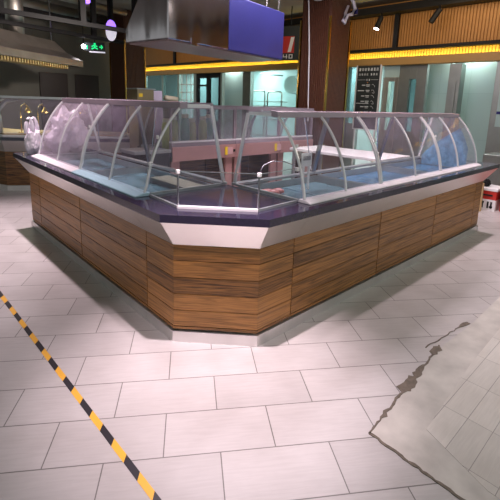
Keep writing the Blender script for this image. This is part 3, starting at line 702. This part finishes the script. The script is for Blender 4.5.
def crumple(name, c, rx, ry, rz, seed, mat, label, cat, amp=.35, flat=0.0):
    bm = bmesh.new(); bmesh.ops.create_icosphere(bm, subdivisions=4, radius=1)
    import mathutils
    for v in bm.verts:
        n = mathutils.noise.noise(v.co*2.2+Vector((seed, 0, 0)))*amp + mathutils.noise.noise(v.co*6+Vector((0, seed, 0)))*amp*.45
        p = v.co*(1+n); z = max(p.z, -0.8)
        v.co = Vector((p.x*rx, p.y*ry, z*rz))
    zmin = min(v.co.z for v in bm.verts)
    for v in bm.verts: v.co += Vector((c[0], c[1], c[2]-zmin))
    me = bpy.data.meshes.new(name); bm.to_mesh(me); bm.free(); me.materials.append(M[mat])
    o = bpy.data.objects.new(name, me); COL.objects.link(o)
    return o
b1 = crumple('plastic_bag', (.05, 3.30, .8515), .085, .10, .15, 2.0, 'bag', '', '', .25)
tag(b1, 'white plastic carrier bag with loop handles on the left end of the worktop', 'bag')
for k, dx in enumerate((-.03, .03)):
    h = MB().tube([(.04+dx+.035*math.cos(a), 3.27+.06*k, 1.08+.17*math.sin(a)) for a in [i*PI/8 for i in range(9)]], [.024, .022, .018, .014, .012, .014, .018, .022, .024], 7).build('bag_handle', 'bag', smooth=True); h.parent = b1
b2 = crumple('plastic_wrapping', (.43, 3.30, .8515), .20, .15, .26, 9.0, 'bag', '', '', .42)
tag(b2, 'large crumpled white plastic wrapping on the worktop beyond the far left glass case', 'plastic wrapping')
# glass tank in the near left case, blue film in the far right case
tk_ = thing('glass_tank', (.38, 1.15, .79), 'shallow glass tank with a sandy bed inside the near left glass case', 'tank')
MB().box(.45, .64, .92, 1.46, .792, .83).build('sandy_bed', 'beige', tk_, bevel=.004)
for nm, bx_ in (('long_pane', (.444, .449, .91, 1.47)), ('long_pane', (.641, .646, .91, 1.47)), ('short_pane', (.45, .64, .91, .915)), ('short_pane', (.45, .64, 1.465, 1.47))):
    MB().box(*bx_, .792, .90).build(nm, 'edgeglass', tk_)
MB().box(.440, .450, .908, 1.472, .9005, .907).build('edge_strip', 'tealfilm', tk_)
fl_ = MB(); lp_ = []
for i in range(15):
    y = .115+i*.038; zt_ = min(.90+.44*(1-i/14)**.8, .86+2.3*(y-.07)+.06)
    k = .006*math.sin(i*1.7)
    lp_.append([(3.845+k, y, .792), (3.838-k, y, (.792+zt_)/2), (3.848+k, y, zt_), (3.852+k, y, zt_), (3.842-k, y, (.792+zt_)/2), (3.849+k, y, .792)])
fl_.loft(lp_)
fl_.v = [(x, y, z+.004) for x, y, z in fl_.v]
tag(fl_.build('blue_film_sheet', 'brightfilm'), 'bright blue protective film clinging inside the end pane of the far right case', 'plastic film')

# ------------------------------------------------------------------ extraction hood over the island
HA = math.radians(9.5); HX = Vector((math.cos(HA), math.sin(HA), 0)); HY = Vector((-math.sin(HA), math.cos(HA), 0)); HO = Vector((.891, 1.866, 0))
def HP(a, b_, z): return HO + HX*a + HY*b_ + Vector((0, 0, z))
hd = thing('extractor_hood', HP(.9, .3, 2.05), 'big polished steel extractor hood hanging over the island corner', 'extractor hood')
L1_ = 1.97; XS = .88; zb, ztp = 2.05, 2.64
def hprof(a): return [HP(a, 0, zb), HP(a, 0, ztp), HP(a, .30, ztp), HP(a, .66, zb+.13), HP(a, .66, zb)]
def shell(pr0, pr1, th=.0): return MB().loft([pr0, pr1])
MB().loft([hprof(0), hprof(XS)]).build('steel_body', 'hood', hd, bevel=.012)
MB().loft([hprof(XS+.002), hprof(L1_)]).build('blue_filmed_body', 'hoodblue', hd, bevel=.012)
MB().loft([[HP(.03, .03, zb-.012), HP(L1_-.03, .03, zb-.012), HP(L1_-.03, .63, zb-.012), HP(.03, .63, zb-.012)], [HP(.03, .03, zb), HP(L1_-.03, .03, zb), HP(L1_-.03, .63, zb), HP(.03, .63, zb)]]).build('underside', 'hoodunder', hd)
MB().loft([[HP(.30, -.012, zb-.02), HP(.37, -.012, zb-.02), HP(.37, .0, zb-.02), HP(.30, .0, zb-.02)], [HP(.30, -.012, zb+.05), HP(.37, -.012, zb+.05), HP(.37, 0, zb+.05), HP(.30, 0, zb+.05)]]).build('grease_cup', 'hood', hd)
for a, b_ in ((.06, .25), (L1_-.06, .06), (.06, .05), (L1_-.06, .25)):
    MB().tube([HP(a, b_, ztp-.01), HP(a, b_, 3.62)], .008, 6).build('hanger_rod', 'strut', hd)

# ------------------------------------------------------------------ far left: second counter, hood, wall fittings
FC = thing('far_counter', (.2, 6.2, 0), 'second timber counter in the dim far left background', 'counter')
fx, fy = .227, 5.57                            # its front corner
b = MB()
pl = [(fx, fy+.02), (fx+.55, fy-.46), (fx+1.4, fy-.46), (fx+1.4, fy+1.0), (fx, fy+2.6), (fx-2.4, fy+2.6), (fx-2.4, fy+2.0)]
pl = [(fx, fy), (fx+1.6, fy-1.65*.62), (fx+2.0, fy-.4), (fx+.45, fy+.75), (fx-.35, fy+3.0), (fx-1.1, fy+2.8)]
def grow(P, k):
    c = Vector((sum(p[0] for p in P)/len(P), sum(p[1] for p in P)/len(P))); return [((p[0]-c.x)*k+c.x, (p[1]-c.y)*k+c.y) for p in P]
MB().poly(grow(pl, 1.0), 0, .08).build('plinth', 'plinth', FC)
MB().poly(grow(pl, .995), .085, .62).build('timber_front', 'wood', FC)
MB().loft([[(*p, .62) for p in grow(pl, .995)], [(*p, .80) for p in grow(pl, 1.10)]]).build('sloped_fascia', 'cream', FC)
MB().poly(grow(pl, 1.11), .80, .85).build('worktop', 'granite', FC)
gl = thing('far_glass_case', (.3, 6.2, .85), 'glass case with curved grey ribs on the far left counter', 'display case')
gp = grow(pl, .98)
MB().poly(gp, 1.44, 1.475).build('top_frame', 'tray', gl)
MB().poly(grow(pl, 1.02), .851, .875).build('base_rail', 'whiterail', gl)
MB().poly(grow(pl, .93), .876, .90).build('display_bed', 'plank', gl)
q = grow(pl, .97)
for k in (0, 1, 5):
    a, c = q[k-1], q[k]
    MB().loft([[(*a, .876), (*c, .876), (c[0], c[1]+.008, .876), (a[0], a[1]+.008, .876)], [(*a, 1.44), (*c, 1.44), (c[0], c[1]+.008, 1.44), (a[0], a[1]+.008, 1.44)]]).build('pane', 'glass', gl)
for (px_, py_) in ((fx-.02, fy+.12), (fx-.14, fy+.50)):
    MB().tube([(px_, py_, .902), (px_, py_, 1.15), (px_+.03, py_, 1.30), (px_+.12, py_-.02, 1.39), (px_+.28, py_-.05, 1.42)], [.05, .045, .04, .03, .015], 8).build('curved_rib', 'tray', gl, smooth=True)
for k, (lx, ly) in enumerate(((.50, 5.62), (.72, 5.50), (1.25, 5.30))):
    t = thing('gooseneck_lamp', (lx, ly, .90), ['gold gooseneck lamp in the far left glass case, nearest the grey ribs', 'gold gooseneck lamp in the far left glass case, second from the ribs', 'gold gooseneck lamp in the far left glass case, above the plastic wrapping'][k], 'lamp', 'gold gooseneck lamps')
    MB().tube([(lx, ly, .902), (lx, ly, 1.22), (lx+.02, ly, 1.32), (lx+.07, ly, 1.36), (lx+.11, ly, 1.31)], .010, 6).build('stem', 'brass', t, smooth=True)
    MB().lathe((lx+.11, ly, 1.22), [(.055, 0), (.05, .02), (.02, .07), (.012, .09)], 10).build('lamp_shade', 'brass', t)
    MB().lathe((lx, ly, .9005), [(.05, 0), (.05, .012), (.012, .02)], 10).build('base', 'brass', t)
# old hood
OA = math.radians(37); OX = Vector((math.cos(OA), math.sin(OA), 0)); OY = Vector((-math.sin(OA), math.cos(OA), 0)); OO = Vector((2.124, 7.181, 0))
def OP(a, b_, z): return OO + OX*a + OY*b_ + Vector((0, 0, z))
oh = thing('canopy_hood', OP(-1.5, .7, 2.1), 'old steel canopy hood with brass baffles at far left', 'extractor hood')
LL = -3.6
MB().loft([[OP(0, 0, 2.10), OP(LL, 0, 2.10), OP(LL, .9, 2.10), OP(0, .9, 2.10)], [OP(0, 0, 2.23), OP(LL, 0, 2.23), OP(LL, .9, 2.23), OP(0, .9, 2.23)]]).build('rim', 'oldhood', oh, bevel=.008)
MB().loft([[OP(-.01, .01, 2.231), OP(LL, .01, 2.231), OP(LL, .89, 2.231), OP(-.01, .89, 2.231)], [OP(-.22, .22, 2.36), OP(LL, .22, 2.36), OP(LL, .78, 2.36), OP(-.22, .78, 2.36)], [OP(-.42, .34, 2.56), OP(LL, .34, 2.56), OP(LL, .70, 2.56), OP(-.42, .70, 2.56)]]).build('sloped_canopy', 'oldhood', oh)
bf = MB()
for k in range(44): bf.loft([[OP(-.45-k*.065, .05, 2.03), OP(-.48-k*.065, .05, 2.03), OP(-.48-k*.065, .30, 2.03), OP(-.45-k*.065, .30, 2.03)], [OP(-.45-k*.065, .05, 2.099), OP(-.48-k*.065, .05, 2.099), OP(-.48-k*.065, .30, 2.099), OP(-.45-k*.065, .30, 2.099)]])
bf.build('baffles', 'grille', oh)
MB().tube([OP(-1.3, .5, 2.5), OP(-1.3, .5, 3.6)], .17, 16).build('exhaust_pipe', 'duct', oh, smooth=True)
for a in (-.5, -1.9, -3.2): MB().tube([OP(a, .35, 2.5), OP(a, .35, 3.62)], .01, 6).build('hanger_rod', 'strut', oh)
# exit sign on a bracket
ex = thing('exit_sign', (2.72, 8.0, 2.64), 'small dark exit sign with a glowing green running figure', 'sign')
EV = Vector((math.cos(math.radians(-27)), math.sin(math.radians(-27)), 0)); EN = Vector((EV.y, -EV.x, 0))
def EP(a, n, z): return Vector((2.72, 8.0, 2.64)) + EV*a + EN*n + Vector((0, 0, z))
MB().loft([[EP(-.22, 0, z), EP(.22, 0, z), EP(.22, -.05, z), EP(-.22, -.05, z)] for z in (-.10, .10)]).build('housing', 'board', ex, bevel=.008)
MB().loft([[EP(-.12, .004, z), EP(.22, .004, z), EP(.22, -.05, z), EP(-.12, -.05, z)] for z in (-.125, -.101)]).build('lit_edge', 'whiteglow', ex)
gb = MB(); ga = MB()
def eb(a, b_, wd): gb.bar(EP(a[0], .006, a[1]), EP(b_[0], .006, b_[1]), .006, wd, EN.cross(Vector((b_[0]-a[0], 0, 0)).normalized() if False else Vector((0, 0, 1))))
for a, b_ in (((-.02, .05), (0, -.02)), ((0, -.02), (.08, -.06)), ((0, -.02), (-.09, -.07)), ((-.02, .04), (.07, .01)), ((-.02, .04), (-.09, .0)), ((.12, 0), (.21, 0)), ((.21, 0), (.17, .05)), ((.21, 0), (.17, -.05)), ((-.21, -.07), (-.21, .03))):
    (ga if a[0] > .11 else gb).tube([EP(a[0]*.8, .008, a[1]*.8), EP(b_[0]*.8, .008, b_[1]*.8)], .013, 6)
gb.tube([EP(.0, .004, .062), EP(.0, .014, .062)], .024, 10)
gb.build('running_figure', 'greenglow', ex); ga.build('arrow', 'greenglow', ex)
MB().tube([EP(0, -.025, .10), EP(0, -.025, .98)], .012, 6).build('drop_rod', 'blacksteel', ex)
el = thing('emergency_lamp', (2.48, 8.05, 2.6), 'small bright lamp left of the exit sign', 'lamp')
MB().lathe((2.48, 8.05, 2.58), [(.02, 0), (.045, .03), (.045, .06), (.02, .09)], 10).build('bulb', 'lampglow', el)
MB().tube([(2.48, 8.05, 2.67), (2.48, 8.05, 3.62)], .01, 6).build('drop_rod', 'blacksteel', el)
# purple round lamp
pm = thing('stage_lamp', (2.68, 7.02, 2.9), 'round hanging lamp with purple upper half, beside the left column', 'lamp')
LV = Vector((.68, -.73, 0)); LN = Vector((-.73, -.68, 0))
def disc(h0, h1, n, mat, nm):
    c = Vector((2.667, 7.0, 2.89)); pts = []
    a0, a1 = h0, h1
    pts = [c + LV*(.11*math.cos(a0+(a1-a0)*i/14)) + Vector((0, 0, .21*math.sin(a0+(a1-a0)*i/14))) for i in range(15)]
    MB().loft([[p+LN*.02 for p in pts], [p-LN*.03 for p in pts]]).build(nm, mat, pm)
disc(0.02, PI-.02, 1, 'purpleglow', 'purple_lens'); disc(PI+.02, 2*PI-.02, 1, 'whiteglow', 'white_lens')
MB().tube([(2.68, 7.03, 3.08), (2.68, 7.03, 3.62)], .015, 6).build('drop_rod', 'blacksteel', pm)
p2 = thing('purple_spotlight', (1.75, 6.0, 3.2), 'purple spotlight at the ceiling over the far left counter', 'lamp')
MB().lathe((1.75, 6.0, 3.12), [(.07, 0), (.09, .02), (.09, .10)], 14).build('lens', 'purpleglow', p2)
MB().lathe((1.75, 6.0, 3.221), [(.10, 0), (.10, .15), (.03, .20), (.03, .40)], 14).build('lamp_body', 'blacksteel', p2)
# black ceiling frame
cf = thing('ceiling_frame', (1.3, 6.3, 2.7), 'black steel frame of beams hung under the far left ceiling', 'frame')
d1 = Vector((1.93, .15, 0)).normalized(); d2 = Vector((2.4, .62, 0)).normalized()
MB().bar(Vector((.31, 5.51, 2.7))-d1*2.5, Vector((.31, 5.51, 2.7))+d1*2.3, .06, .07).build('beam', 'blacksteel', cf)
MB().bar(Vector((.52, 6.54, 2.7))-d2*2.5, Vector((.52, 6.54, 2.7))+d2*2.6, .06, .07).build('beam', 'blacksteel', cf)
MB().bar(Vector((.9, 7.9, 3.2))-d2*3.0, Vector((.9, 7.9, 3.2))+d2*2.8, .08, .12).build('beam', 'blacksteel', cf)
for p in ((1.55, 5.62), (2.55, 5.70), (.2, 5.51), (2.30, 7.0), (.55, 6.55), (2.70, 7.08)):
    MB().box(p[0]-.045, p[0]+.045, p[1]-.045, p[1]+.045, 2.7, 3.62).build('hanger', 'blacksteel', cf)
for k, (y, z, r, mt2, lb) in enumerate(((8.2, 3.40, .12, 'duct', 'long galvanised duct under the ceiling over the far left hood'), (7.2, 3.46, .07, 'duct', 'thin galvanised pipe under the ceiling in front of the long duct'))):
    o = MB().tube([(-3, y-.9, z), (3.4, y+.6, z)], r, 12).build('ceiling_duct', mt2, smooth=True); tag(o, lb, 'duct')
for k, (a, c) in enumerate((((4.2, 3.3, 3.50), (6.6, 1.6, 3.50)), ((3.1, 2.6, 3.5), (3.6, 6.5, 3.5)))):
    o = MB().tube([a, c], .06, 10).build('ceiling_pipe', 'duct', smooth=True); tag(o, ['pale ceiling pipe running from the column towards the soffit', 'pale ceiling pipe running back above the extractor hood'][k], 'pipe')
# dark doors on the far wall
for k, (x0, x1) in enumerate(((2.05, 2.75), (2.95, 3.6))):
    o = struct(MB().box(x0, x1, 9.95, 9.998, 0, 2.1).build('door_%d' % (k+2), 'darkbrown', bevel=.01))
# track spots on the soffit
for k, (s_, on_) in enumerate(((2.14, True), (1.00, False))):
    t = thing('track_spotlight', WP(s_, -.28, 3.35), ['lit black track spotlight in front of the ribbed ochre soffit', 'unlit black track spotlight in front of the ribbed ochre soffit'][k], 'spotlight')
    a = WP(s_-.02, -.30, 3.28); c = WP(s_+(.04 if on_ else .10), -.36, 3.05)
    MB().tube([a, c], .052, 14).build('lamp_body', 'blacksteel', t)
    MB().tube([WP(s_, -.27, 3.36), a], .018, 8).build('bracket', 'blacksteel', t)
    if on_: MB().tube([c+(c-a)*.01, c+(c-a)*.06], .045, 14).build('lens', 'lampglow', t)
# red hanging sign
rs = thing('hanging_sign', (5.5, 4.45, 2.7), 'dark hanging sign with a red block, right of the blue hood end', 'sign')
def RP(a, n, z): return Vector((5.9, 4.74, 0)) + Vector((-.35, .937, 0))*a + Vector((-.937, -.35, 0))*n + Vector((0, 0, z))
def rbox(a0, a1, n0, n1, z0, z1): return MB().loft([[RP(a0, n0, z), RP(a1, n0, z), RP(a1, n1, z), RP(a0, n1, z)] for z in (z0, z1)])
rbox(-.20, .36, -.03, 0, 2.46, 3.2).build('board', 'board', rs)
rbox(-.02, .30, .001, .006, 2.62, 2.98).build('red_block', 'red', rs)
MB().loft([[RP(.13, .0065, 2.64), RP(.05, .0065, 2.64), RP(.05, .009, 2.64), RP(.13, .009, 2.64)], [RP(.06, .0065, 2.96), RP(-.02, .0065, 2.96), RP(-.02, .009, 2.96), RP(.06, .009, 2.96)]]).build('white_stroke', 'white', rs)
dg = MB()
def seg(a0, a1, z0, z1): dg.loft([[RP(a0, .001, z), RP(a1, .001, z), RP(a1, .005, z), RP(a0, .005, z)] for z in (z0, z1)])
seg(.30, .275, 2.50, 2.59)                                            # 1
seg(.24, .22, 2.54, 2.59); seg(.24, .13, 2.53, 2.545); seg(.165, .145, 2.50, 2.59)   # 4
seg(.10, .08, 2.50, 2.59); seg(.03, .01, 2.50, 2.59); seg(.08, .03, 2.50, 2.515); seg(.08, .03, 2.575, 2.59)  # 0
dg.build('digits', 'white', rs)
MB().tube([RP(.08, -.015, 3.2), RP(.08, -.015, 3.62)], .012, 6).build('drop_rod', 'blacksteel', rs)
# scrap of plastic film taped to the column
sc = MB().tube([(4.80, 2.585, 3.12), (4.72, 2.58, 2.98), (4.66, 2.575, 2.86), (4.70, 2.575, 2.83), (4.78, 2.57, 2.97), (4.90, 2.57, 3.0), (4.98, 2.57, 3.1), (4.93, 2.575, 3.2), (4.84, 2.58, 3.25)], [.02, .025, .03, .03, .025, .03, .035, .03, .02], 6)
tag(sc.build('plastic_scrap', 'bag', smooth=True), 'crumpled white plastic scrap stuck high on the dark column', 'plastic scrap')
bt = MB().box(5.0, 5.04, 2.55, 2.60, 3.02, 3.12).build('blue_tape', 'hoodblue'); tag(bt, 'small blue tape end at the top of the dark column', 'tape')

# tall machine beyond the rear wing
tm = thing('steel_dispenser', (1.8, 4.1, 0), 'tall brown steel machine with yellow sticker beyond the left wing', 'machine')
MB().box(1.68, 1.95, 4.0, 4.3, 0, 1.63).build('cabinet_body', 'kettle', tm, bevel=.006)
MB().box(1.70, 1.76, 3.993, 3.999, 1.52, 1.57).build('yellow_sticker', 'yellow', tm)
MB().box(1.66, 1.97, 3.98, 4.32, 1.631, 1.645).build('top_plate', 'tray', tm)
ls = thing('lilac_panel', (2.08, 4.2, 0), 'upright lilac sheet beside the tall brown steel machine', 'panel')
MB().loft([[(1.965, 4.05, 0), (2.19, 4.05, 0), (2.19, 4.07, 0), (1.965, 4.07, 0)], [(1.965, 4.05, 1.62), (2.12, 4.05, 1.62), (2.12, 4.07, 1.62), (1.965, 4.07, 1.62)]]).build('sheet', 'lilac', ls)
MB().box(1.98, 2.18, 4.072, 4.2, 0, .02).build('foot', 'blacksteel', ls)
cr = thing('cream_roll', (2.3, 4.2, 0), 'cream roll lying on a dark stand right of the lilac sheet', 'roll')
MB().tube([(2.20, 4.1, 1.52), (2.42, 4.1, 1.50)], .04, 12).build('roll', 'cream2', cr, smooth=True)
MB().box(2.22, 2.40, 4.02, 4.18, 0, 1.465).build('stand', 'darkstrut', cr)

# ------------------------------------------------------------------ right background: boxes past the counter end
wb = thing('cardboard_box', (5.5, .28, 0), 'white box with black marks on the floor past the right counter end', 'box')
MB().box(5.42, 5.78, .17, .40, 0, .17).build('box_body', 'white', wb, bevel=.004)
ik = MB()
for k, y in enumerate((.345, .27, .225)):
    ik.box(5.413, 5.4195, y-.012, y+.012, .04, .14)
ik.box(5.413, 5.4195, .325, .365, .11, .14); ik.box(5.413, 5.4195, .205, .25, .05, .075)
ik.build('black_marks', 'blackink', wb)
rb = thing('red_crate', (5.5, .28, .171), 'red plastic crate stacked on the white box past the counter end', 'crate')
MB().box(5.42, 5.78, .17, .40, .171, .30).build('crate_body', 'red', rb, bevel=.006)
MB().box(5.412, 5.42, .22, .35, .225, .25).build('handle_slot', 'blackink', rb)
MB().box(5.41, 5.79, .16, .41, .301, .345).build('pale_lid', 'white', rb, bevel=.006)
bp_ = crumple('black_bundle', (5.55, .36, .346), .07, .05, .06, 4.0, 'blacksteel', '', '')
tag(bp_, 'small black bundle lying on the red crate', 'bundle')
bn = thing('red_bin', (5.8, .02, 0), 'bright red plastic bin at the right edge of the photo', 'bin')
MB().loft([[(5.48, .13, 0), (5.85, .13, 0), (5.85, -.25, 0), (5.48, -.25, 0)], [(5.42, .12, .30), (5.90, .12, .30), (5.90, -.30, .30), (5.42, -.30, .30)]]).build('bin_body', 'redbright', bn, bevel=.02)
MB().box(5.40, 5.92, -.32, .12, .301, .325).build('rim', 'redbright', bn, bevel=.008)
lk = thing('timber_board', (5.3, .41, 0), 'raw timber board leaning behind the right counter end', 'board')
MB().loft([[(5.26, .31, 0), (5.30, .31, 0), (5.30, .42, 0), (5.26, .42, 0)], [(5.30, .33, .42), (5.34, .33, .42), (5.34, .46, .42), (5.30, .46, .42)]]).build('plank', 'plank', lk)
dc = thing('steel_locker', (6.2, .5, 0), 'dim grey-green steel locker behind the red crate', 'cabinet')
MB().box(6.05, 6.6, -1.2, .62, 0, .78).build('cabinet_body', 'greysteel', dc, bevel=.006)
MB().box(6.04, 6.05, -1.1, -.25, .08, .72).build('door', 'greysteel', dc); MB().box(6.04, 6.05, -.23, .58, .08, .72).build('door', 'greysteel', dc)

# ------------------------------------------------------------------ floor details
tp = MB(); n = 26
pts = [(-0.684+(0.0265*0)+(i/n)*(0.0), 0) for i in range(1)]
L0, L1p = Vector((-.692, 2.55, 0)), Vector((-.6035, -.80, 0)); dirp = (L1p-L0).normalized(); sidep = Vector((dirp.y, -dirp.x, 0))*.0145
tp.loft([[L0-sidep+Vector((0,0,.0004)), L0+sidep+Vector((0,0,.0004)), L0+sidep+Vector((0,0,.0012)), L0-sidep+Vector((0,0,.0012))], [L1p-sidep+Vector((0,0,.0004)), L1p+sidep+Vector((0,0,.0004)), L1p+sidep+Vector((0,0,.0012)), L1p-sidep+Vector((0,0,.0012))]])
tag(tp.build('floor_tape', 'tape'), 'yellow and black striped hazard tape stuck along the floor', 'tape')
# mended patch of floor at the lower right
PX, PY = .284, -.839
struct(MB().poly([(PX, PY), (1.24, -.765), (1.68, -.79), (3.2, -.78), (3.2, -3), (PX-.02, -3), (PX-.014, -1.25)], .0003, .0016).build('trim_10', 'cement'))
struct(MB().poly([(.509, -1.0), (1.2, -.955), (3.2, -.91), (3.2, -3), (.36, -3), (.385, -1.3)], .0017, .003).build('trim_11', 'patchtile'))
rr = random.Random(11)
def crack(pts, widths, label, name='mortar_gap'):
    left, right = [], []
    for i, p in enumerate(pts):
        a, c = Vector(pts[max(i-1, 0)]), Vector(pts[min(i+1, len(pts)-1)]); t_ = (c-a).normalized(); n_ = Vector((-t_.y, t_.x)); wv = widths[i]
        left.append(Vector(p)+n_*wv*rr.uniform(.6, 1.3)); right.append(Vector(p)-n_*wv*rr.uniform(.5, 1.2))
    b = MB()
    for i in range(len(pts)-1):
        L4 = [left[i], left[i+1], right[i+1], right[i]]
        b.poly([(q.x, q.y) for q in L4], .0005, .0034)
    o = b.build(name, 'dirt'); tag(o, label, 'floor damage'); return o
def lin(a, c, n): return [(a[0]+(c[0]-a[0])*i/n+rr.uniform(-.004, .004), a[1]+(c[1]-a[1])*i/n+rr.uniform(-.006, .006)) for i in range(n+1)]
crack(lin((.284, -.835), (1.26, -.755), 44), [.004+.004*rr.random()+(.022 if 17 < i < 25 else 0)+(.014 if 25 < i < 31 else 0)+(.018 if 38 < i < 43 else 0)+(.006 if 6 < i < 10 else 0) for i in range(45)], 'ragged brown broken mortar along the far edge of the floor patch')
crack(lin((.284, -.838), (.262, -1.6), 40), [.006+.003*rr.random() for i in range(41)], 'straight dark mortar gap along the near edge of the floor patch')
crack(lin((1.16, -.70), (1.70, -.765), 14), [.002+.002*rr.random()+(.012 if i > 11 else 0) for i in range(15)], 'thin dark crack past the far end of the floor patch')
